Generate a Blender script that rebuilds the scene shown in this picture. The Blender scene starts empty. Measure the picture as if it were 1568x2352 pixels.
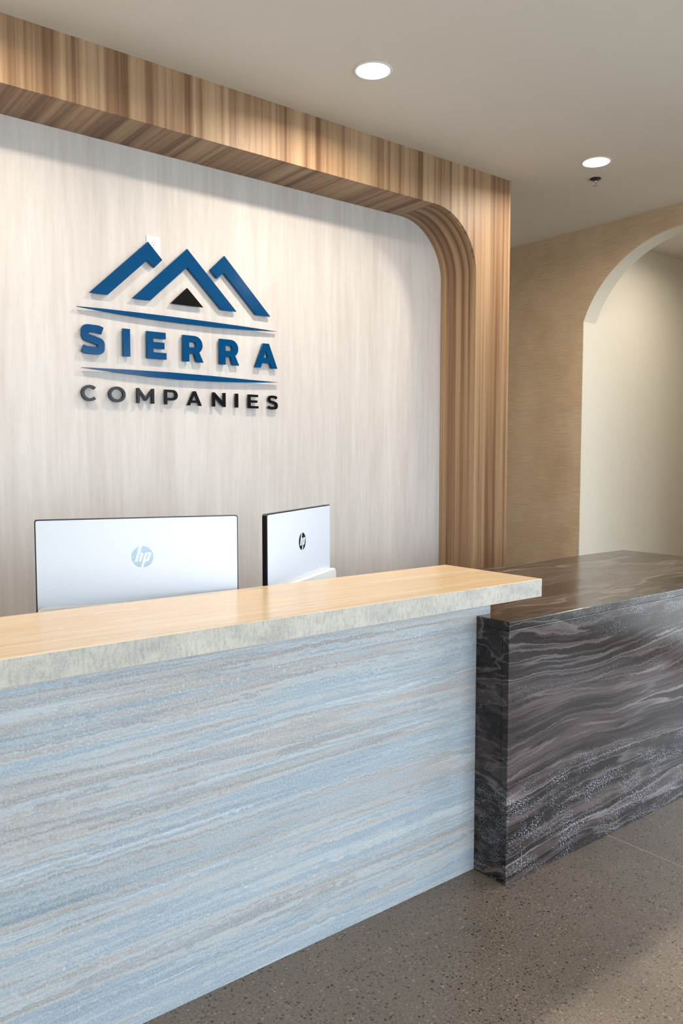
import bpy, bmesh, math, random
from mathutils import Vector, Matrix

# ------------------------------------------------------------------ camera, world, exposure
scene = bpy.context.scene
C = scene.collection
cam_data = bpy.data.cameras.new('camera')
cam = bpy.data.objects.new('camera', cam_data); C.objects.link(cam)
cam_data.sensor_fit = 'VERTICAL'; cam_data.sensor_height = 36.0
cam_data.lens = 36.0 * 1820.0 / 2352.0
cam_data.clip_start = 0.05
cam.location = (0, 0, 1.5)
cam.rotation_euler = (math.radians(90 - 3.866), 0, math.radians(-38.2685))
scene.camera = cam

SKY_STRENGTH = 4.6
LAMP_WATTS = 11.5
world = bpy.data.worlds.new('sky'); scene.world = world
world.use_nodes = True
bgn = world.node_tree.nodes['Background']
bgn.inputs[0].default_value = (0.77, 0.885, 1.0, 1); bgn.inputs[1].default_value = SKY_STRENGTH

vs = scene.view_settings
vs.view_transform = 'Standard'; vs.look = 'None'; vs.exposure = 1.05; vs.gamma = 1.0; vs.use_curve_mapping = False
scene.cycles.use_denoising = True
scene.cycles.max_bounces = 8; scene.cycles.diffuse_bounces = 5
scene.cycles.use_adaptive_sampling = True; scene.cycles.adaptive_threshold = 0.03; scene.cycles.adaptive_min_samples = 16
scene.cycles.sample_clamp_indirect = 8.0

# ------------------------------------------------------------------ node helpers
def srgb(h):
    h = h.lstrip('#'); v = [int(h[i:i+2], 16)/255 for i in (0, 2, 4)]
    return tuple(c/12.92 if c <= 0.04045 else ((c+0.055)/1.055)**2.4 for c in v) + (1.0,)

class NT:
    def __init__(s, name):
        s.m = bpy.data.materials.new(name); s.m.use_nodes = True
        s.t = s.m.node_tree; s.n = s.t.nodes; s.b = s.n['Principled BSDF']
        s.out = s.n['Material Output']
    def link(s, a, b): s.t.links.new(a, b)
    def set(s, sock, v):
        if hasattr(v, 'links') or isinstance(v, bpy.types.NodeSocket): s.link(v, sock)
        else: sock.default_value = v
    def coord(s): return s.n.new('ShaderNodeTexCoord').outputs['Object']
    def map(s, vec, scale=(1, 1, 1), loc=(0, 0, 0), rot=(0, 0, 0)):
        k = s.n.new('ShaderNodeMapping'); s.link(vec, k.inputs[0])
        k.inputs['Location'].default_value = loc; k.inputs['Rotation'].default_value = rot; k.inputs['Scale'].default_value = scale
        return k.outputs[0]
    def noise(s, vec, scale=1, detail=4, rough=0.5, dist=0.0, lac=2.0):
        k = s.n.new('ShaderNodeTexNoise'); s.link(vec, k.inputs['Vector'])
        k.inputs['Scale'].default_value = scale; k.inputs['Detail'].default_value = detail
        k.inputs['Roughness'].default_value = rough; k.inputs['Distortion'].default_value = dist; k.inputs['Lacunarity'].default_value = lac
        return k.outputs['Fac']
    def voro(s, vec, scale=1, feature='F1', out='Distance'):
        k = s.n.new('ShaderNodeTexVoronoi'); s.link(vec, k.inputs['Vector']); k.inputs['Scale'].default_value = scale
        k.feature = feature
        return k.outputs[out]
    def wave(s, vec, scale=1, axis='Z', dist=0.0):
        k = s.n.new('ShaderNodeTexWave'); s.link(vec, k.inputs['Vector']); k.bands_direction = axis
        k.inputs['Scale'].default_value = scale; k.inputs['Distortion'].default_value = dist
        return k.outputs['Fac']
    def ramp(s, f, stops, interp='LINEAR'):
        k = s.n.new('ShaderNodeValToRGB'); s.link(f, k.inputs[0]); e = k.color_ramp.elements
        k.color_ramp.interpolation = interp
        while len(e) < len(stops): e.new(0.5)
        for el, (p, c) in zip(e, stops):
            el.position = p; el.color = c if isinstance(c, tuple) else (c, c, c, 1)
        return k.outputs[0]
    def mix(s, f, a, b, mode='MIX'):
        k = s.n.new('ShaderNodeMix'); k.data_type = 'RGBA'; k.blend_type = mode
        s.set(k.inputs[0], f); s.set(k.inputs[6], a); s.set(k.inputs[7], b)
        return k.outputs[2]
    def math(s, op, a, b=0.0, c=0.0):
        k = s.n.new('ShaderNodeMath'); k.operation = op
        for i, v in enumerate((a, b, c)): s.set(k.inputs[i], v)
        return k.outputs[0]
    def vadd(s, a, b):
        k = s.n.new('ShaderNodeVectorMath'); k.operation = 'ADD'; s.set(k.inputs[0], a); s.set(k.inputs[1], b); return k.outputs[0]
    def vec(s, x=0.0, y=0.0, z=0.0):
        k = s.n.new('ShaderNodeCombineXYZ')
        for i, v in enumerate((x, y, z)): s.set(k.inputs[i], v)
        return k.outputs[0]
    def bump(s, h, strength=0.2, dist=0.01):
        k = s.n.new('ShaderNodeBump'); s.link(h, k.inputs['Height'])
        k.inputs['Strength'].default_value = strength; k.inputs['Distance'].default_value = dist
        s.link(k.outputs[0], s.b.inputs['Normal'])
    def col(s, v): s.set(s.b.inputs['Base Color'], v)
    def rough(s, v): s.set(s.b.inputs['Roughness'], v)
    def p(s, **kw):
        for k, v in kw.items(): s.b.inputs[k.replace('_', ' ')].default_value = v
        return s

def plain(name, color, rough=0.5, metal=0.0, var=0.03, scale=30.0, **kw):
    t = NT(name); c = t.coord(); n = t.noise(c, scale, 3)
    dark = tuple(x*(1-var) for x in color[:3])+(1,); light = tuple(min(1, x*(1+var)) for x in color[:3])+(1,)
    t.col(t.mix(n, dark, light)); t.rough(rough); t.b.inputs['Metallic'].default_value = metal
    t.p(**kw)
    return t.m

# ------------------------------------------------------------------ materials
def m_veneer(name, axis):
    # striped veneer: bands vary along `axis`, grain runs across it
    t = NT(name); c = t.coord()
    if axis == 'x': a, b, d = (1, 0.012, 0.012), (1, 0.006, 0.006), (1, 0.07, 0.07)
    else: a, b, d = (0.0, 1, 0.012), (0.0, 1, 0.006), (0.0, 1, 0.07)
    n1 = t.noise(t.map(c, a, (3.1, 1.7, 0)), 21, 3, 0.6)
    n2 = t.noise(t.map(c, b, (9.1, 4.7, 0)), 48, 3, 0.6)
    n3 = t.noise(t.map(c, d, (1.1, 2.7, 0)), 230, 3, 0.6)
    f = t.math('ADD', t.math('MULTIPLY', n1, 0.74), t.math('MULTIPLY', n2, 0.26))
    col = t.ramp(f, [(0.38, srgb('#71543b')), (0.46, srgb('#8f7156')), (0.54, srgb('#a5886a')), (0.64, srgb('#b39979'))])
    col = t.mix(t.ramp(n3, [(0.35, 0.0), (0.75, 0.18)]), col, srgb('#806043'))
    t.col(col); t.rough(t.ramp(n3, [(0.3, 0.42), (0.7, 0.52)]))
    t.p(Specular_IOR_Level=0.35)
    t.bump(n3, 0.06, 0.002)
    return t.m

def m_panel():
    t = NT('pale laminate'); c = t.coord()
    n1 = t.noise(t.map(c, (1, 1, 0.05)), 7, 4, 0.55)
    n2 = t.noise(t.map(c, (1, 1, 0.07), (5, 0, 3)), 34, 4, 0.6)
    n3 = t.noise(t.map(c, (1, 1, 0.22)), 95, 4, 0.65)
    f = t.math('ADD', t.math('MULTIPLY', n1, 0.5), t.math('MULTIPLY', n2, 0.5))
    col = t.ramp(f, [(0.34, srgb('#c6c0bc')), (0.5, srgb('#d0cbc8')), (0.66, srgb('#d9d6d3'))])
    col = t.mix(t.ramp(n3, [(0.52, 0.0), (0.78, 0.20)]), col, srgb('#b8aca0'))
    t.col(col); t.rough(0.5); t.p(Specular_IOR_Level=0.3); t.bump(n3, 0.08, 0.002)
    return t.m

def m_travertine(name, stops, rough, vein, flecks, grain, seed=0.0, freq=7.0, warp=0.10, fuzz=0.016, fine=0.35, spec=0.5, yk=1.0):
    # vein-cut travertine: thin wavy layers stacked along z (and y), running along x
    t = NT(name); c = t.coord()
    w1 = t.noise(t.map(c, (0.8, 1.6*yk, 1.6), (seed, 0, 0)), 1.7, 2, 0.5)
    w2 = t.noise(t.map(c, (1, 1, 1), (seed+4, 0, 0)), 26, 4, 0.65)
    off = t.math('ADD', t.math('MULTIPLY', t.math('SUBTRACT', w1, 0.5), warp), t.math('MULTIPLY', t.math('SUBTRACT', w2, 0.5), fuzz))
    cc = t.vadd(c, t.vec(0.0, t.math('MULTIPLY', off, yk), off))
    b1 = t.noise(t.map(cc, (0.20, freq*yk, freq), (seed*1.7, 0.3, 0.9)), 1, 4, 0.6)
    b2 = t.noise(t.map(cc, (0.7, freq*4.2*yk, freq*4.2), (seed, 2.3, 5.9)), 1, 4, 0.6)
    b3 = t.noise(t.map(cc, (4, 110, 110), (seed, 1.3, 7.9)), 1, 3, 0.65)
    b4 = t.noise(t.map(cc, (0.16, freq*0.55*yk, freq*0.55), (seed*2.3, 7.3, 1.9)), 1, 2, 0.5)
    f = t.math('ADD', t.math('MULTIPLY', b1, 1-fine), t.math('MULTIPLY', b2, fine))
    col = t.ramp(f, stops)
    # thin wiggling vein lines along layer boundaries
    line = t.ramp(b1, [(vein[0]-vein[1], 0.0), (vein[0], vein[3]), (vein[0]+vein[1]*0.35, 0.0)])
    col = t.mix(line, col, vein[2])
    for lv, k in ((vein[0]-0.075, 0.5), (vein[0]+0.07, 0.6)):
        col = t.mix(t.ramp(b1, [(lv-vein[1]*0.8, 0.0), (lv, vein[3]*k), (lv+vein[1]*0.3, 0.0)]), col, vein[2])
    line2 = t.ramp(b2, [(0.60, 0.0), (0.66, vein[3]*0.6), (0.69, 0.0)])
    col = t.mix(line2, col, vein[4])
    g = t.noise(c, 170, 3, 0.7)
    col = t.mix(t.ramp(b3, [(0.50, 0.0), (0.72, grain[2])]), col, grain[0])
    col = t.mix(t.ramp(g, [(0.46, 0.0), (0.70, grain[2])]), col, grain[1])
    # calcite flecks gathered in some of the layers
    v = t.noise(t.map(c, (0.5, 1, 1), (seed, 3, 3)), flecks[0], 2, 0.55)
    layer = t.math('MULTIPLY', t.ramp(b4, [(flecks[3], 0.0), (flecks[3]+0.10, 1.0)]), t.ramp(t.noise(t.map(c, (1, 2.2, 2.2), (seed+2, 1, 1)), 7, 3, 0.6), [(0.42, 0.0), (0.60, 1.0)]))
    sp = t.math('MULTIPLY', t.ramp(v, [(flecks[1], 0.0), (flecks[1]+0.08, 1.0)]), layer)
    col = t.mix(sp, col, flecks[2])
    t.col(col); t.rough(t.ramp(g, [(0.3, rough*0.85), (0.7, rough*1.15)]))
    t.p(Specular_IOR_Level=spec)
    t.bump(b3, 0.03, 0.002)
    return t.m

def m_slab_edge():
    t = NT('daylit rough travertine edge'); c = t.coord()  # same slab stone; cool daylight on its front is put into this grey
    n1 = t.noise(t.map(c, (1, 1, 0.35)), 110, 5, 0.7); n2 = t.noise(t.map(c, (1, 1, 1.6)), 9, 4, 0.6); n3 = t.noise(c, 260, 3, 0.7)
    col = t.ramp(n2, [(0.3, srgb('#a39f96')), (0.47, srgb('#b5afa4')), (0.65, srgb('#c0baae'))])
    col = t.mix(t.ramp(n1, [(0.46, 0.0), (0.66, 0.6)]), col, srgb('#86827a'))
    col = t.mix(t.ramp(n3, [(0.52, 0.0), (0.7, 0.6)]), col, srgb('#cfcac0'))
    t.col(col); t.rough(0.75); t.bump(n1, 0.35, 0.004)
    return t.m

def m_concrete():
    t = NT('polished concrete'); c = t.coord()
    n1 = t.noise(c, 1.4, 5, 0.6); n2 = t.noise(c, 9, 4, 0.6); n3 = t.noise(c, 120, 3, 0.65)
    col = t.ramp(n1, [(0.35, srgb('#726456')), (0.65, srgb('#877666'))])
    col = t.mix(t.ramp(n2, [(0.4, 0.0), (0.7, 0.45)]), col, srgb('#7e6b59'))
    col = t.mix(t.ramp(n3, [(0.42, 0.0), (0.62, 0.6)]), col, srgb('#564b42'))
    for sc, lim, dark_p, light_p, off in ((85, 0.40, 0.45, 0.80, 0.0), (150, 0.42, 0.40, 0.82, 3.7)):
        vc = t.n.new('ShaderNodeTexVoronoi'); t.link(t.map(c, (1, 1, 1), (off, off, 0)), vc.inputs['Vector']); vc.inputs['Scale'].default_value = sc
        rnd = t.n.new('ShaderNodeSeparateColor'); t.link(vc.outputs['Color'], rnd.inputs[0])
        d = t.math('ADD', vc.outputs['Distance'], t.math('MULTIPLY', t.math('SUBTRACT', n3, 0.5), 0.5))
        dot = t.math('LESS_THAN', d, t.math('MULTIPLY', rnd.outputs[1], lim))
        dk = t.math('MULTIPLY', dot, t.math('LESS_THAN', rnd.outputs[0], dark_p)); lt = t.math('MULTIPLY', dot, t.math('GREATER_THAN', rnd.outputs[0], light_p))
        col = t.mix(t.math('MULTIPLY', dk, 0.85), col, srgb('#28221e')); col = t.mix(t.math('MULTIPLY', lt, 0.6), col, srgb('#a8957f'))
    t.col(col); t.rough(t.ramp(n2, [(0.3, 0.26), (0.7, 0.38)])); t.p(Specular_IOR_Level=0.45)
    return t.m

def m_grasscloth():
    t = NT('ribbed wallcovering'); c = t.coord()
    n1 = t.noise(t.map(c, (1, 1, 1)), 3.2, 5, 0.6); n2 = t.noise(t.map(c, (1, 1, 1.5)), 11, 5, 0.65)
    wv = t.noise(t.map(c, (1, 5, 160)), 1, 3, 0.6)
    lines = t.wave(t.map(c, (1, 0.0, 1), (0, 0, 0)), 26, 'Z', 1.2)
    col = t.ramp(n1, [(0.35, srgb('#d4ba9a')), (0.65, srgb('#e3cdae'))])
    col = t.mix(t.ramp(n2, [(0.45, 0.0), (0.75, 0.4)]), col, srgb('#dcc4a2'))
    col = t.mix(t.math('MULTIPLY', t.ramp(wv, [(0.42, 0.0), (0.62, 1.0)]), 0.28), col, srgb('#a98a68'))
    col = t.mix(t.math('MULTIPLY', lines, 0.22), col, srgb('#8d6f50'))
    t.col(col); t.rough(0.8); t.bump(t.math('ADD', lines, wv), 0.12, 0.004)
    return t.m

MAT = {}
MAT['veneer_x'] = m_veneer('striped walnut veneer', 'x')
MAT['veneer_y'] = m_veneer('striped walnut veneer lining', 'y')
MAT['panel'] = m_panel()
MAT['silver'] = m_travertine('silver travertine', [(0.34, srgb('#77838b')), (0.40, srgb('#9aa3a8')), (0.45, srgb('#a0978f')), (0.50, srgb('#a9acac')), (0.55, srgb('#8a98a3')), (0.60, srgb('#a8aeb0')), (0.66, srgb('#a0998f')), (0.74, srgb('#b7bbbb'))],
                             0.42, (0.47, 0.035, srgb('#747c82'), 0.6, srgb('#cfd3d4')), (190, 0.62, srgb('#d5dadb'), 0.50), (srgb('#878a8c'), srgb('#c9cdce'), 0.45), seed=2.0, freq=8.0, warp=0.05, fuzz=0.018, fine=0.42)
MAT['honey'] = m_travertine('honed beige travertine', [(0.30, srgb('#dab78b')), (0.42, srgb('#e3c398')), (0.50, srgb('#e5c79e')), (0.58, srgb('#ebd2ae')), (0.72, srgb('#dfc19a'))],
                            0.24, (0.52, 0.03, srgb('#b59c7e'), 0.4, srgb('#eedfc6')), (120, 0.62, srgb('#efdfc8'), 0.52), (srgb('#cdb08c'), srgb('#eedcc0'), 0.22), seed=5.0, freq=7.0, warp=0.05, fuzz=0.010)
MAT['edge'] = m_slab_edge()
MAT['dark'] = m_travertine('dark walnut travertine', [(0.32, srgb('#120e0d')), (0.41, srgb('#1f1918')), (0.47, srgb('#504442')), (0.51, srgb('#2f2725')), (0.57, srgb('#181312')), (0.63, srgb('#5c4f4c')), (0.74, srgb('#3a2f2b'))],
                           0.16, (0.50, 0.020, srgb('#8a7e7d'), 0.75, srgb('#5f5452')), (270, 0.565, srgb('#b6bcc7'), 0.44), (srgb('#141010'), srgb('#4a3f3c'), 0.30), seed=11.0, freq=4.6, warp=0.15, fuzz=0.018, spec=0.38, fine=0.34, yk=0.36)
MAT['concrete'] = m_concrete()
MAT['filler'] = plain('joint filler', srgb('#b3a595'), 0.6)
MAT['ceiling'] = plain('ceiling paint', srgb('#e8e5de'), 0.85, scale=6, var=0.015)
MAT['white_paint'] = plain('white wall paint', srgb('#eae7dc'), 0.75, scale=8, var=0.012)
MAT['grass'] = m_grasscloth()
MAT['blue'] = plain('glossy blue acrylic', srgb('#004476'), 0.15, var=0.02, Specular_IOR_Level=0.22)
MAT['black'] = plain('glossy black acrylic', srgb('#121011'), 0.18, var=0.05, Specular_IOR_Level=0.2)
MAT['plastic'] = plain('white plastic', srgb('#eeeeee'), 0.35, var=0.01)
MAT['dark_plastic'] = plain('dark plastic', srgb('#17141a'), 0.3)
MAT['silver_shell'] = plain('pale silver shell', srgb('#dde2ea'), 0.36, 0.1, var=0.008)
MAT['lit_shell'] = plain('lit white housing', srgb('#f2f0ec'), 0.4, var=0.008)  # whiter than the shell: light on the upward-facing ledge painted in
MAT['chrome'] = plain('chrome', srgb('#c9ccd2'), 0.08, 1.0, var=0.01)
MAT['emblem'] = plain('pale blue chrome', srgb('#727d88'), 0.12, 1.0, var=0.01)
MAT['screen'] = plain('black screen glass', srgb('#08080a'), 0.08)
MAT['alu'] = plain('dark window frame', srgb('#3a3c3e'), 0.4, 0.6)
MAT['pave'] = plain('pale pavement', srgb('#b9b5ad'), 0.8, var=0.08, scale=4)

def m_lens():
    t = NT('glowing lens'); e = t.n.new('ShaderNodeEmission'); e.inputs[0].default_value = (1.0, 0.93, 0.84, 1); e.inputs[1].default_value = 8.0
    t.link(e.outputs[0], t.out.inputs[0]); return t.m
MAT['lens'] = m_lens()
def m_glass():
    t = NT('window glass'); tr = t.n.new('ShaderNodeBsdfTransparent'); gl = t.n.new('ShaderNodeBsdfGlossy'); gl.inputs['Roughness'].default_value = 0.02
    fr = t.n.new('ShaderNodeFresnel'); fr.inputs[0].default_value = 1.45; mx = t.n.new('ShaderNodeMixShader')
    t.link(fr.outputs[0], mx.inputs[0]); t.link(tr.outputs[0], mx.inputs[1]); t.link(gl.outputs[0], mx.inputs[2]); t.link(mx.outputs[0], t.out.inputs[0])
    return t.m
MAT['glass'] = m_glass()

# ------------------------------------------------------------------ geometry helpers
def tag(o, label=None, cat=None, group=None, kind=None):
    for k, v in (('label', label), ('category', cat), ('group', group), ('kind', kind)):
        if v: o[k] = v
    return o
def link(name, me, mat, parent=None, loc=(0, 0, 0)):
    o = bpy.data.objects.new(name, me); C.objects.link(o); o.location = loc
    if mat is not None and len(me.materials) == 0: me.materials.append(MAT[mat])
    if parent is not None: o.parent = parent
    return o
def empty(name, loc, rz=0.0):
    o = bpy.data.objects.new(name, None); C.objects.link(o); o.location = loc; o.rotation_euler = (0, 0, rz); o.empty_display_size = 0.1
    return o
def from_bm(name, bm, mat, parent=None, loc=(0, 0, 0), smooth=False):
    bmesh.ops.recalc_face_normals(bm, faces=bm.faces)
    me = bpy.data.meshes.new(name); bm.to_mesh(me); bm.free()
    if smooth: me.polygons.foreach_set('use_smooth', [True]*len(me.polygons))
    return link(name, me, mat, parent, loc)
def bm_box(bm, x0, x1, y0, y1, z0, z1, bevel=0.0, seg=2):
    r = bmesh.ops.create_cube(bm, size=1.0)
    vsx = r['verts']
    for v in vsx:
        v.co = Vector((x0+(v.co.x+0.5)*(x1-x0), y0+(v.co.y+0.5)*(y1-y0), z0+(v.co.z+0.5)*(z1-z0)))
    if bevel:
        es = list({e for v in vsx for e in v.link_edges})
        bmesh.ops.bevel(bm, geom=es, offset=bevel, segments=seg, affect='EDGES', profile=0.5)
def box(name, b, mat, parent=None, loc=(0, 0, 0), bevel=0.0, seg=2):
    bm = bmesh.new(); bm_box(bm, *b, bevel=bevel, seg=seg)
    return from_bm(name, bm, mat, parent, loc)
def prism(name, pts, axis, a0, a1, mat, parent=None, loc=(0, 0, 0), bevel=0.0, smooth=False):
    # closed outline `pts` extruded along axis from a0 to a1; outlines are (y,z) for x, (x,z) for y, (x,y) for z
    bm = bmesh.new()
    def P(p, a): return {'x': (a, p[0], p[1]), 'y': (p[0], a, p[1]), 'z': (p[0], p[1], a)}[axis]
    A = [bm.verts.new(P(p, a0)) for p in pts]; B = [bm.verts.new(P(p, a1)) for p in pts]
    n = len(pts)
    fa = bm.faces.new(A); fb = bm.faces.new(B[::-1])
    for i in range(n): bm.faces.new((A[i], B[i], B[(i+1) % n], A[(i+1) % n]))
    bmesh.ops.triangulate(bm, faces=[f for f in (fa, fb) if len(f.verts) > 4])
    if bevel:
        bmesh.ops.recalc_face_normals(bm, faces=bm.faces)
        es = [e for e in bm.edges if len(e.link_faces) == 2 and e.calc_face_angle() > 0.5]
        bmesh.ops.bevel(bm, geom=es, offset=bevel, segments=2, affect='EDGES', profile=0.5)
    return from_bm(name, bm, mat, parent, loc, smooth)
def lathe(name, prof, mat, parent=None, loc=(0, 0, 0), n=40):
    bm = bmesh.new(); rings = []
    for r, z in prof:
        if r < 1e-6: rings.append([bm.verts.new((0, 0, z))])
        else: rings.append([bm.verts.new((r*math.cos(2*math.pi*i/n), r*math.sin(2*math.pi*i/n), z)) for i in range(n)])
    for a, b in zip(rings, rings[1:]):
        for i in range(n):
            j = (i+1) % n
            if len(a) == 1: bm.faces.new((a[0], b[i], b[j]))
            elif len(b) == 1: bm.faces.new((a[i], b[0], a[j]))
            else: bm.faces.new((a[i], b[i], b[j], a[j]))
    o = from_bm(name, bm, mat, parent, loc, True)
    return o
def outline_mesh(name, loops, depth, mat, parent, loc):
    # filled outline with holes, standing upright in x-z, `depth` thick along y (front at -depth)
    cu = bpy.data.curves.new(name, 'CURVE'); cu.dimensions = '2D'; cu.fill_mode = 'BOTH'; cu.extrude = depth/2
    for lp in loops:
        s = cu.splines.new('POLY'); s.points.add(len(lp)-1); s.use_cyclic_u = True
        for p, q in zip(s.points, lp): p.co = (q[0], q[1], 0, 1)
    tmp = bpy.data.objects.new('tmp', cu); C.objects.link(tmp)
    dg = bpy.context.evaluated_depsgraph_get(); dg.update()
    me = bpy.data.meshes.new_from_object(tmp.evaluated_get(dg)); me.name = name
    bpy.data.objects.remove(tmp); bpy.data.curves.remove(cu)
    me.materials.clear()
    me.transform(Matrix(((1, 0, 0, 0), (0, 0, -1, -depth/2), (0, 1, 0, 0), (0, 0, 0, 1))))
    bm = bmesh.new(); bm.from_mesh(me); bmesh.ops.remove_doubles(bm, verts=bm.verts, dist=1e-6)
    bmesh.ops.recalc_face_normals(bm, faces=bm.faces); bm.to_mesh(me); bm.free()
    return link(name, me, mat, parent, loc)
def arc(cx, cz, r, a0, a1, n=16, ry=None):
    ry = r if ry is None else ry
    return [(cx+r*math.cos(math.radians(a0+(a1-a0)*i/n)), cz+ry*math.sin(math.radians(a0+(a1-a0)*i/n))) for i in range(n+1)]

# ------------------------------------------------------------------ the room
ZC = 3.35            # ceiling
XR = 5.58            # right wall
XL, YF = -3.0, -3.6  # left wall, window wall
YP = 3.885           # pale panel
YB = 6.2             # far back
XE = 11.0            # end of the side corridor
YJ = 3.905           # side wall of the corridor behind the arch

fl = tag(box('floor', (XL, XR+0.17, YF, YB, -0.12, -0.0007), 'filler'), kind='structure')
for fx, fy in (([XL, -1.264, 0.736, 2.736, 4.736, XR+0.17], [YF, -1.7, 0.3, 2.3, 4.3, YB]),):
    for i in range(len(fx)-1):
        for j in range(len(fy)-1):
            g = 0.0028
            box('floor_slab', (fx[i]+g, fx[i+1]-g, fy[j]+g, fy[j+1]-g, -0.0006, 0.0), 'concrete', fl)
tag(box('floor_corridor', (XR+0.171, XE, 1.95, YJ, -0.12, 0.0), 'concrete'), kind='structure')
tag(box('ceiling', (XL, XR+0.01, YF, YB, ZC, ZC+0.12), 'ceiling'), kind='structure')
tag(box('ceiling_corridor', (XR+0.012, XE, 2.0, YJ, 3.328, ZC+0.12), 'ceiling'), kind='structure')
tag(box('wall_left', (XL-0.15, XL, YF, YB, 0, ZC), 'white_paint'), kind='structure')

# wall behind the desk: pale panel in a thick block
tag(box('wall_back', (-0.2, 4.2, YP, YP+0.12, 0, ZC), 'panel', loc=(0, 0, 0)), kind='structure')
tag(box('wall_back_left', (XL, -0.28, 3.70, 3.84, 0, ZC), 'white_paint'), kind='structure')
tag(box('wall_far', (4.255, XR, YB-0.15, YB, 0, ZC), 'white_paint'), kind='structure')
tag(box('wall_niche', (4.10, 4.245, YP+0.125, YB, 0, ZC), 'white_paint'), kind='structure')

# walnut surround with rounded upper corners
YFACE = 3.566
X0, X1, ZS, RR = 0.075, 3.925, 3.066, 0.375
XO0, XO1 = -0.275, 4.255
tr = tag(empty('trim_1', (0, 0, 0)), kind='structure')
def face_plate():
    bm = bmesh.new(); y0, y1 = YFACE, YFACE+0.022
    ar = arc(X1-RR, ZS-RR, RR, 0, 90, 24); al = arc(X0+RR, ZS-RR, RR, 90, 180, 24)
    cols = [(XO1, 0.0), (X1, 0.0), (X1, ZS-RR)] + ar[1:] + al + [(X0, 0.0), (XO0, 0.0)]   # lower outline, right to left
    def V(x, y, z): return bm.verts.new((x, y, z))
    F = [(V(x, y0, z), V(x, y1, z)) for x, z in cols]; T = [(V(x, y0, ZC), V(x, y1, ZC)) for x, z in cols]
    for i in range(len(cols)-1):
        bm.faces.new((F[i][0], F[i][1], F[i+1][1], F[i+1][0])); 
        if abs(cols[i][0]-cols[i+1][0]) > 1e-7:
            bm.faces.new((F[i][0], F[i+1][0], T[i+1][0], T[i][0])); bm.faces.new((F[i][1], T[i][1], T[i+1][1], F[i+1][1]))
            bm.faces.new((T[i][0], T[i+1][0], T[i+1][1], T[i][1]))
    for i in (0, -1): bm.faces.new((F[i][0], T[i][0], T[i][1], F[i][1]))
    return from_bm('face_board', bm, 'veneer_x', tr)
face_plate()
def lining(name, path, mat, t=0.02):
    # thin board following the opening, from the face board back to the panel
    bm = bmesh.new(); y0, y1 = YFACE+0.0222, YP-0.0005
    n = len(path); prev = None
    for i, p in enumerate(path):
        a = Vector(path[max(i-1, 0)]); b = Vector(path[min(i+1, n-1)]); d = (b-a).normalized(); nn = Vector((d.y, -d.x))
        q = Vector(p)+nn*t
        ring = [bm.verts.new(v) for v in ((p[0], y0, p[1]), (p[0], y1, p[1]), (q.x, y1, q.y), (q.x, y0, q.y))]
        if prev:
            for k in range(4): bm.faces.new((prev[k], prev[(k+1) % 4], ring[(k+1) % 4], ring[k]))
        else: bm.faces.new(ring)
        prev = ring
    bm.faces.new(prev)
    return from_bm(name, bm, mat, tr)
rp = [(X1, 0.0), (X1, ZS-RR)] + arc(X1-RR, ZS-RR, RR, 0, 90, 24)[1:]
lining('jamb_lining', rp, 'veneer_y')
lining('soffit_lining', [(X1-RR-0.0006, ZS), (X0+RR+0.0006, ZS)], 'veneer_x')
lp = arc(X0+RR, ZS-RR, RR, 90, 180, 24)[:-1] + [(X0, ZS-RR), (X0, 0.0)]
lining('jamb_lining', lp, 'veneer_y')
box('outer_side', (XO1-0.02, XO1-0.0005, YFACE+0.0225, 4.1, 0, ZC-0.0005), 'veneer_y', tr)
box('outer_side', (XO0+0.0005, XO0+0.02, YFACE+0.0225, 4.0, 0, ZC-0.0005), 'veneer_y', tr)

WX0, WX1, WZ0, WZ1 = -0.8, 5.2, 0.08, 3.0     # street windows behind the camera
VY0, VY1 = -3.3, 1.5                          # street windows in the right wall
# right wall with the arch; wallcovering on the room side, paint in the reveal and beyond
AC, AZ, AR = 3.067, 2.297, 0.8935
a_s = math.degrees(math.acos((YJ-AC)/AR))
archp = arc(AC, AZ, AR, a_s, 180-a_s, 48)          # from the corridor wall over to the other foot
yl = archp[-1][0]
wr = tag(empty('wall_right', (XR, 0, 0)), kind='structure')
def arch_plate(name, x0, x1, mat):
    # strips between arch and ceiling, then the wall on the near side
    bm = bmesh.new()
    top = ZC
    def V(x, p): return bm.verts.new((x, p[0], p[1]))
    up = [(p[0], top) for p in archp]
    A0 = [V(x0, p) for p in archp]; B0 = [V(x0, p) for p in up]; A1 = [V(x1, p) for p in archp]; B1 = [V(x1, p) for p in up]
    n = len(archp)
    for i in range(n-1):
        bm.faces.new((A0[i], A0[i+1], B0[i+1], B0[i])); bm.faces.new((A1[i], B1[i], B1[i+1], A1[i+1]))
        bm.faces.new((A0[i], A1[i], A1[i+1], A0[i+1])); bm.faces.new((B0[i], B0[i+1], B1[i+1], B1[i]))
    bm.faces.new((A0[0], B0[0], B1[0], A1[0])); bm.faces.new((A0[-1], A1[-1], B1[-1], B0[-1]))
    bm_box(bm, x0, x1, VY1, yl, 0, top); bm_box(bm, x0, x1, YF, VY0, 0, top)
    bm_box(bm, x0, x1, VY0, VY1, WZ1, top); bm_box(bm, x0, x1, VY0, VY1, 0, WZ0)
    return from_bm(name, bm, mat, wr)
arch_plate('wallcovering', 0.0, 0.004, 'grass')
arch_plate('wall_core', 0.0042, 0.172, 'white_paint')
box('wallcovering', (0.0, 0.004, YJ, YB-0.15, 0, ZC), 'grass', wr)
tag(box('wall_corridor', (XR+0.0045, XE, YJ, YJ+0.14, 0, ZC), 'white_paint'), kind='structure')
tag(box('wall_corridor_near', (XR+0.18, XE, 1.95, 2.1, 0, ZC), 'white_paint'), kind='structure')
tag(box('wall_corridor_end', (XE, XE+0.1, 1.95, YJ+0.14, 0, ZC), 'white_paint'), kind='structure')

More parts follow.
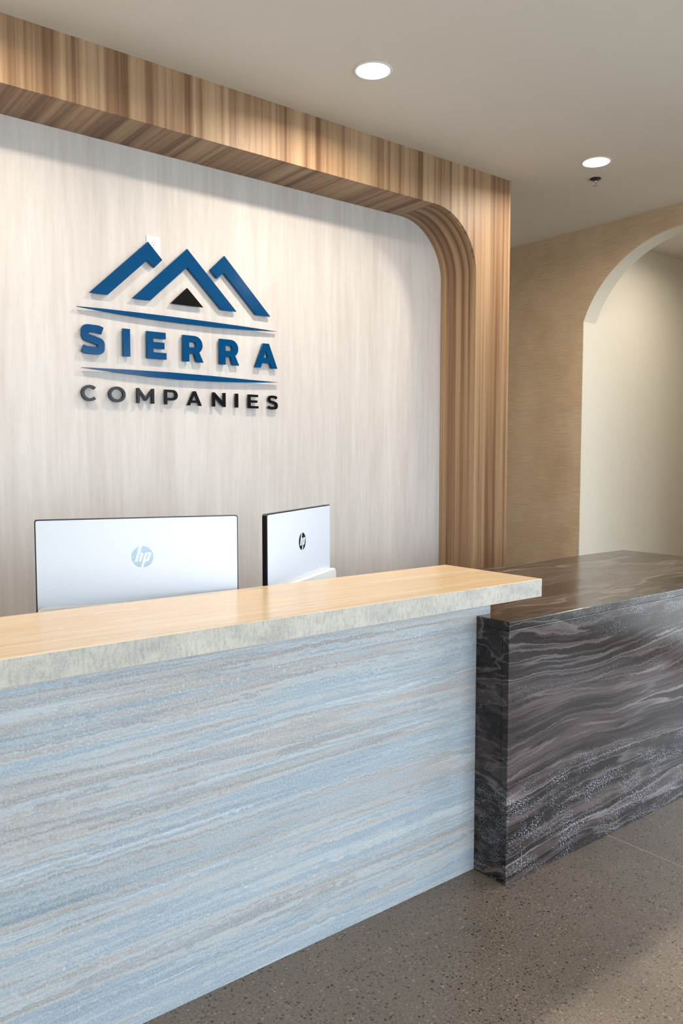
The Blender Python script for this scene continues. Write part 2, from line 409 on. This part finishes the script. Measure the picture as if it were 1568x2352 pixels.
# glazed street front behind the camera: sill, header and piers of the wall, then four windows
wf = tag(empty('wall_front', (0, YF, 0)), kind='structure')
box('pier', (XL, WX0, -0.15, 0, 0, ZC), 'white_paint', wf); box('pier', (WX1, XR+0.17, -0.15, 0, 0, ZC), 'white_paint', wf)
box('header', (WX0, WX1, -0.15, 0, WZ1, ZC), 'white_paint', wf); box('sill', (WX0, WX1, -0.15, 0, 0, WZ0), 'white_paint', wf)
def window(i, loc, rz, ww):
    w = tag(empty('window_%d' % i, loc, rz), kind='structure'); hh = WZ1-WZ0; f = 0.05
    box('window_frame', (0, f, 0, 0.08, 0, hh), 'alu', w); box('window_frame', (ww-f, ww, 0, 0.08, 0, hh), 'alu', w)
    box('window_frame', (f, ww-f, 0, 0.08, 0, f), 'alu', w); box('window_frame', (f, ww-f, 0, 0.08, hh-f, hh), 'alu', w)
    box('pane', (f, ww-f, 0.036, 0.044, f, hh-f), 'glass', w)
def portal(loc, rot, w):
    pd = bpy.data.lights.new('daylight_portal', 'AREA'); pd.shape = 'RECTANGLE'; pd.size = w; pd.size_y = WZ1-WZ0; pd.cycles.is_portal = True
    po = bpy.data.objects.new('daylight_portal', pd); C.objects.link(po); po.location = loc; po.rotation_euler = rot
for i in range(4): window(i+1, (WX0+i*(WX1-WX0)/4, YF-0.1, WZ0), 0.0, (WX1-WX0)/4)
for i in range(3): window(i+5, (XR+0.14, VY0+i*(VY1-VY0)/3, WZ0), math.pi/2, (VY1-VY0)/3)
portal(((WX0+WX1)/2, YF-0.17, (WZ0+WZ1)/2), (math.radians(90), 0, 0), WX1-WX0)
portal((XR+0.2, (VY0+VY1)/2, (WZ0+WZ1)/2), (math.radians(90), 0, math.radians(90)), VY1-VY0)
gr = tag(empty('ground', (0, 0, 0)), kind='structure')
box('pavement', (-14, 24, -24, YF-0.16, -0.2, -0.03), 'pave', gr); box('pavement', (XR+0.18, 24, YF-0.159, 1.9, -0.2, -0.03), 'pave', gr)

# ------------------------------------------------------------------ pale counter: base with its work surface, and the slab on it
YLF = 1.905
cb = tag(empty('counter_base', (0, YLF, 0)), 'long pale blue-grey travertine counter front under the beige slab', 'counter')
box('front_panel', (-1.2, 2.194, 0.0, 0.09, 0.0, 0.9995), 'silver', cb, bevel=0.002)
box('work_surface', (-1.1, 2.11, 0.0905, 0.92, 0.70, 0.73), 'plastic', cb, bevel=0.002)
for x in (-1.1, 0.55, 2.07): box('support_panel', (x, x+0.03, 0.12, 0.85, 0.0, 0.6995), 'plastic', cb)
for x in (-0.9, 0.4, 1.7): box('slab_bracket', (x, x+0.05, 0.0905, 0.30, 0.955, 0.9995), 'alu', cb)

ct = tag(empty('countertop', (0, 1.7875, 1.0)), 'thick beige travertine slab with rough edge in daylight grey topping the pale counter', 'countertop')
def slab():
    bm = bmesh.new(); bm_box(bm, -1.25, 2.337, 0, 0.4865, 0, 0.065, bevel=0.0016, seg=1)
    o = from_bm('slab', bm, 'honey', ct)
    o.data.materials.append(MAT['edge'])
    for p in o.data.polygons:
        p.material_index = 0 if abs(p.normal.z) > 0.4 else 1  # one stone: lamp-warm colour on top, daylight-grey colour on the rim
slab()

# ------------------------------------------------------------------ dark stone desk, notched round the end of the pale counter
dx0, dx1, dy0, dy1, dz = 2.1185, 4.372, 1.755, 2.741, 0.9375
dd = tag(empty('stone_desk', (dx0, dy0, 0)), 'low dark walnut travertine desk with brown polished top and waterfall end', 'desk')
L, D, t = dx1-dx0, dy1-dy0, 0.03
nx, ny = 2.1965-dx0, 1.9035-dy0     # notch for the pale counter
prism('top', [(0, 0), (L, 0), (L, D), (nx, D), (nx, ny), (0, ny)], 'z', dz-t, dz, 'dark', dd, bevel=0.0022)
box('front_panel', (0.0, L, 0.0, t, 0, dz-t-0.0003), 'dark', dd, bevel=0.0022)
box('end_panel', (0.0, t, t+0.0003, ny, 0, dz-t-0.0003), 'dark', dd, bevel=0.0012)
box('end_panel', (L-t, L, t+0.0003, D, 0, dz-t-0.0003), 'dark', dd, bevel=0.0012)
box('back_panel', (nx+0.01, L-t-0.0003, D-t-0.02, D-0.02, 0, dz-t-0.0003), 'dark', dd)

# ------------------------------------------------------------------ all-in-one computers, seen from behind
def rrect(x0, x1, z0, z1, r, n=6):
    return (arc(x1-r, z1-r, r, 0, 90, n) + arc(x0+r, z1-r, r, 90, 180, n) + arc(x0+r, z0+r, r, 180, 270, n) + arc(x1-r, z0+r, r, 270, 360, n))
def computer(A, B, ztop, label, rim):
    A = Vector(A); B = Vector(B); ang = math.atan2(B.y-A.y, B.x-A.x); W = (B-A).length
    zb = 0.7305; mid = (A+B)/2
    u = Vector((math.cos(ang), math.sin(ang))); v = Vector((-math.sin(ang), math.cos(ang)))
    o = tag(empty('desktop_computer', (mid.x, mid.y, zb), ang), label, 'computer', 'all-in-one computers behind the counter')
    T = ztop-zb; h0 = T-0.405; w = W/2
    # local: x along the width, y from the viewer's side (back of the machine) to the screen, z up
    prism('bezel', rrect(-w, w, h0, T, 0.008), 'y', 0.0, rim, 'dark_plastic', o)
    prism('rear_shell', rrect(-w+0.004, w-0.004, h0+0.004, T-0.004, 0.006), 'y', -0.0016, -0.0001, 'silver_shell', o)
    prism('screen', rrect(-w+0.01, w-0.01, h0+0.06, T-0.01, 0.004), 'y', rim+0.0002, rim+0.0015, 'screen', o)
    # housing across the lower back, rounded at its ends
    hs = T-0.272
    prism('lower_housing', rrect(-w+0.002, w+0.001, hs-0.075, hs, 0.024, 8), 'y', -0.030, -0.0017, 'lit_shell', o, bevel=0.004)
    prism('stand_neck', [(-0.03, 0.012), (0.10, 0.012), (rim+0.03, h0+0.05), (rim+0.002, h0+0.05), (rim+0.002, h0-0.004), (-0.02, h0-0.004)], 'x', -0.06, 0.06, 'silver_shell', o)
    box('stand_base', (-0.13, 0.13, -0.05, 0.15, 0.0, 0.0115), 'silver_shell', o, bevel=0.003)
    # round emblem with two slanted letters
    ez = T-0.1285; R = 0.0345; s = R/455.0
    em = outline_mesh('emblem', [arc(0, 0, R, 0, 360, 48)[:-1]], 0.0006, 'emblem', o, (0.005, -0.0017, ez))
    def q(pts): return [((x-765)*s, (745-y)*s) for x, y in pts]
    hlet = q([(622, 290), (748, 272), (672, 572), (745, 566), (790, 590), (797, 640), (690, 945), (590, 945), (688, 655), (675, 628), (650, 632), (548, 945), (428, 945)])
    plet = q([(868, 562), (1085, 560), (1130, 590), (1132, 650), (1030, 900), (985, 940), (872, 945), (792, 1205), (684, 1196)])
    phole = q([(955, 640), (1000, 630), (1006, 660), (940, 855), (890, 860)])
    outline_mesh('letter', [hlet], 0.0005, 'silver_shell', em, (0, -0.0007, 0))
    outline_mesh('letter', [plet, phole], 0.0005, 'silver_shell', em, (0, -0.0007, 0))
    return o
computer((0.766, 2.504), (1.373, 2.303), 1.311, 'wide silver computer seen from behind, nearest the left picture edge', 0.007)
computer((1.533, 2.373), (2.075, 2.712), 1.302, 'silver computer turned away at a sharp angle, its emblem dark', 0.018)

# ------------------------------------------------------------------ the sign on the panel
YS = 3.876   # back of the letters, held off the panel on pins
DEP = 0.016
sg = tag(empty('wall_sign', (2.0, YS, 1.784)), 'blue and black mountain logo sign with raised letters on pale panel', 'sign')
def sx(pts): return [(x-2.0, z-1.784) for x, z in pts]
def piece(name, loops, mat):
    return outline_mesh(name, [sx(l) for l in loops], DEP, mat, sg, (0, 0, 0))
piece('peak_stroke', [[(1.4764, 2.3125), (1.7853, 2.6065), (1.8634, 2.5264), (1.8192, 2.4811), (1.7794, 2.5121), (1.5677, 2.3125)]], 'blue')
piece('peak_stroke', [[(1.6982, 2.312), (2.007, 2.606), (2.3049, 2.312), (2.2104, 2.312), (2.0056, 2.5107), (1.7935, 2.312)]], 'blue')
piece('peak_stroke', [[(2.2309, 2.604), (2.5275, 2.309), (2.4342, 2.309), (2.227, 2.512), (2.1849, 2.4766), (2.1433, 2.5171)]], 'blue')
piece('triangle', [[(2.0041, 2.4023), (2.0981, 2.3115), (1.91, 2.3115)]], 'black')
piece('swoosh', [[(1.4105, 2.2379), (1.5442, 2.2412), (1.7455, 2.2425), (1.951, 2.2417), (2.1887, 2.2386), (2.3832, 2.2352), (2.5719, 2.2295), (2.4334, 2.2222), (2.1884, 2.2147), (1.9683, 2.2140), (1.7953, 2.2175), (1.6631, 2.2222), (1.544, 2.2285)]], 'blue')
piece('swoosh', [[(1.4265, 1.9454), (1.6579, 1.9502), (1.9113, 1.9520), (2.138, 1.9490), (2.3805, 1.9430), (2.5827, 1.9395), (2.4309, 1.9300), (2.1849, 1.9205), (1.955, 1.9180), (1.7901, 1.9225), (1.6575, 1.9300), (1.5379, 1.9370)]], 'blue')

def catmull(P, n=6):
    out = []
    for i in range(len(P)-1):
        p0, p1, p2, p3 = [Vector(P[max(0, min(len(P)-1, k))]) for k in (i-1, i, i+1, i+2)]
        for j in range(n):
            u = j/n
            out.append(0.5*((2*p1)+(p2-p0)*u+(2*p0-5*p1+4*p2-p3)*u*u+(3*p1-p0-3*p2+p3)*u**3))
    out.append(Vector(P[-1])); return out
def stroke(P, t):
    Lf, Rt = [], []; n = len(P)
    for i in range(n):
        d = (P[min(i+1, n-1)]-P[max(i-1, 0)]).normalized(); nn = Vector((-d.y, d.x))*t/2
        Lf.append(tuple(P[i]+nn)); Rt.append(tuple(P[i]-nn))
    return Lf+Rt[::-1]
def glyph(ch, W, t):
    # loops in a box W wide and 1 tall, stem thickness t
    tb = t*0.92
    if ch == 'I': return [[(0, 0), (0, 1), (W, 1), (W, 0)]]
    if ch == 'E':
        m = 0.5
        return [[(0, 0), (0, 1), (W*0.97, 1), (W*0.97, 1-tb), (t, 1-tb), (t, m+tb/2), (W*0.9, m+tb/2), (W*0.9, m-tb/2), (t, m-tb/2), (t, tb), (W, tb), (W, 0)]]
    if ch in 'PR':
        zb = 0.285 if ch == 'P' else 0.31
        ro = (1-zb)/2; cz = 1-ro; cx = (W if ch == 'P' else W*0.96)-ro*1.02
        o = [(0, 0), (0, 1), (cx, 1)] + arc(cx, cz, ro*1.02, 90, -90, 20, ro)[1:]
        if ch == 'R':
            o = o[:-4] + [(W, 0), (W-t*1.12, 0), (cx+0.0, zb), (t, zb), (t, 0)]
        else: o += [(t, zb), (t, 0)]
        ri = ro-tb
        hl = [(t, cz+ri), (cx, cz+ri)] + arc(cx, cz, ro*1.02-t, 90, -90, 16, ri)[1:] + [(t, cz-ri)]
        return [o, hl]
    if ch == 'A':
        a = t*0.53; b = t*1.08; zi = 0.775 if t > 0.22 else 0.80; c0 = 0.20; c1 = c0+tb*0.92
        xl = lambda z: b+(W/2-b)*z/zi
        return [[(0, 0), (W/2-a, 1), (W/2+a, 1), (W, 0), (W-b, 0), (W-xl(c0), c0), (xl(c0), c0), (b, 0)],
                [(xl(c1), c1), (W/2, zi), (W-xl(c1), c1)]]
    if ch == 'M':
        return [[(0, 0), (0, 1), (t*0.85, 1), (W/2, 0.40), (W-t*0.85, 1), (W, 1), (W, 0), (W-t, 0), (W-t, 0.66), (W/2+t*0.26, 0.17), (W/2-t*0.26, 0.17), (t, 0.66), (t, 0)]]
    if ch == 'N':
        return [[(0, 0), (0, 1), (t*0.85, 1), (W-t, 0.34), (W-t, 1), (W, 1), (W, 0), (W-t*0.85, 0), (t, 0.66), (t, 0)]]
    if ch == 'O':
        return [arc(W/2, 0.5, W/2, 0, 360, 48, 0.515)[:-1], arc(W/2, 0.5, W/2-t, 0, 360, 40, 0.515-t)[:-1]]
    if ch == 'C':
        r = 0.515; P = [Vector(p) for p in arc(r, 0.5, r-t/2, 44, 316, 36)]
        return [[(x*W/(2*r)*1.10, z) for x, z in stroke(P, t)]]
    if ch == 'S':
        h = t/2
        P = catmull([(0.90, 0.86-h*0.25), (0.72, 0.985-h*0.82), (0.50, 1.015-h), (0.22, 0.955-h*0.6), (0.02+h/W*1.0, 0.735), (0.20, 0.585), (0.5, 0.505), (0.80, 0.42), (0.985-h/W, 0.265), (0.78, 0.045+h*0.6), (0.48, -0.015+h), (0.22, 0.02+h*0.8), (0.055, 0.145+h*0.2)], 6)
        return [stroke([Vector((p.x*W, p.y)) for p in P], t)]
def word(letters, z0, hgt, t, mat):
    for ch, a, b in letters:
        lo = [[(a+x*hgt, z0+z*hgt) for x, z in l] for l in glyph(ch, (b-a)/hgt, t)]
        piece('letter', lo, mat)
word([('S', 1.4285, 1.548), ('I', 1.642, 1.680), ('E', 1.7705, 1.8795), ('R', 1.975, 2.096), ('R', 2.1965, 2.319), ('A', 2.4225, 2.574)], 2.0165, 0.138, 0.262, 'blue')
word([('C', 1.424, 1.502), ('O', 1.5625, 1.651), ('M', 1.7125, 1.807), ('P', 1.8665, 1.941), ('A', 1.9975, 2.083), ('N', 2.151, 2.2305), ('I', 2.2945, 2.3115), ('E', 2.378, 2.4435), ('S', 2.510, 2.577)], 1.784, 0.0768, 0.185, 'black')

# ------------------------------------------------------------------ power outlet half hidden by the sign
ou = tag(empty('wall_outlet', (1.824, YP, 2.586)), 'white wall outlet peeking out behind the left logo peak', 'outlet')
box('cover_plate', (-0.038, 0.038, -0.006, -0.0002, -0.058, 0.058), 'plastic', ou, bevel=0.0025)
for z in (0.021, -0.021):
    so = prism('socket', rrect(-0.0165, 0.0165, -0.014, 0.014, 0.008), 'y', -0.0072, -0.0061, 'plastic', ou, loc=(0, 0, z))
    box('slot', (-0.0075, -0.0055, -0.0078, -0.0073, -0.001, 0.008), 'dark_plastic', so); box('slot', (0.0055, 0.0075, -0.0078, -0.0073, -0.001, 0.007), 'dark_plastic', so)
    box('slot', (-0.0022, 0.0022, -0.0078, -0.0073, -0.0095, -0.0055), 'dark_plastic', so)
box('screw', (-0.002, 0.002, -0.0068, -0.0061, -0.002, 0.002), 'chrome', ou)

# ------------------------------------------------------------------ recessed lights and the sprinkler
def downlight(x, y, label, zc=ZC, k=1.0):
    o = tag(empty('ceiling_downlight', (x, y, zc)), label, 'light', 'recessed ceiling downlights')
    lathe('trim_ring', [(0.080, -0.0002), (0.094, -0.0002), (0.095, -0.0015), (0.093, -0.0035), (0.084, -0.0045), (0.080, -0.003), (0.080, -0.0002)], 'plastic', o)
    lathe('lens', [(0.0, -0.0028), (0.0795, -0.0028), (0.0795, -0.0005), (0.0, -0.0005)], 'lens', o)
    ld = bpy.data.lights.new('lamp', 'AREA'); ld.shape = 'DISK'; ld.size = 0.15; ld.energy = LAMP_WATTS*k; ld.color = (1.0, 0.85, 0.68); ld.spread = math.radians(165)
    lo = bpy.data.objects.new('lamp', ld); C.objects.link(lo); lo.parent = o; lo.location = (0, 0, -0.0046)
    return o
downlight(2.547, 2.985, 'round glowing ceiling light above the front of the walnut surround')
downlight(4.404, 3.011, 'smaller glowing ceiling light next to the sprinkler head')
downlight(0.69, 2.985, 'ceiling light above the left end of the pale counter')
downlight(4.40, 0.70, 'added unseen ceiling light warming the floor in front of the dark desk', ZC, 0.4)  # added out of view to warm the floor and soften desk shadows
downlight(6.2, 3.05, 'ceiling light inside the corridor beyond the arch', 3.328, 0.5)

sp = tag(empty('fire_sprinkler', (4.655, 3.187, ZC)), 'small dark fire sprinkler head below the right ceiling light', 'sprinkler')
lathe('escutcheon', [(0.0, -0.001), (0.034, -0.001), (0.036, -0.004), (0.030, -0.009), (0.017, -0.011), (0.0, -0.011)], 'dark_plastic', sp)
lathe('body', [(0.0, -0.0112), (0.010, -0.0112), (0.010, -0.022), (0.006, -0.026), (0.0, -0.026)], 'chrome', sp, n=16)
for s in (-1, 1): prism('frame_arm', [(s*0.009, -0.0225), (s*0.013, -0.030), (s*0.004, -0.046), (s*0.001, -0.046), (s*0.0095, -0.030), (s*0.0065, -0.0225)], 'y', -0.002, 0.002, 'chrome', sp)
lathe('deflector', [(0.0, -0.0462), (0.014, -0.0462), (0.0145, -0.0475), (0.0, -0.0475)], 'chrome', sp, n=20)
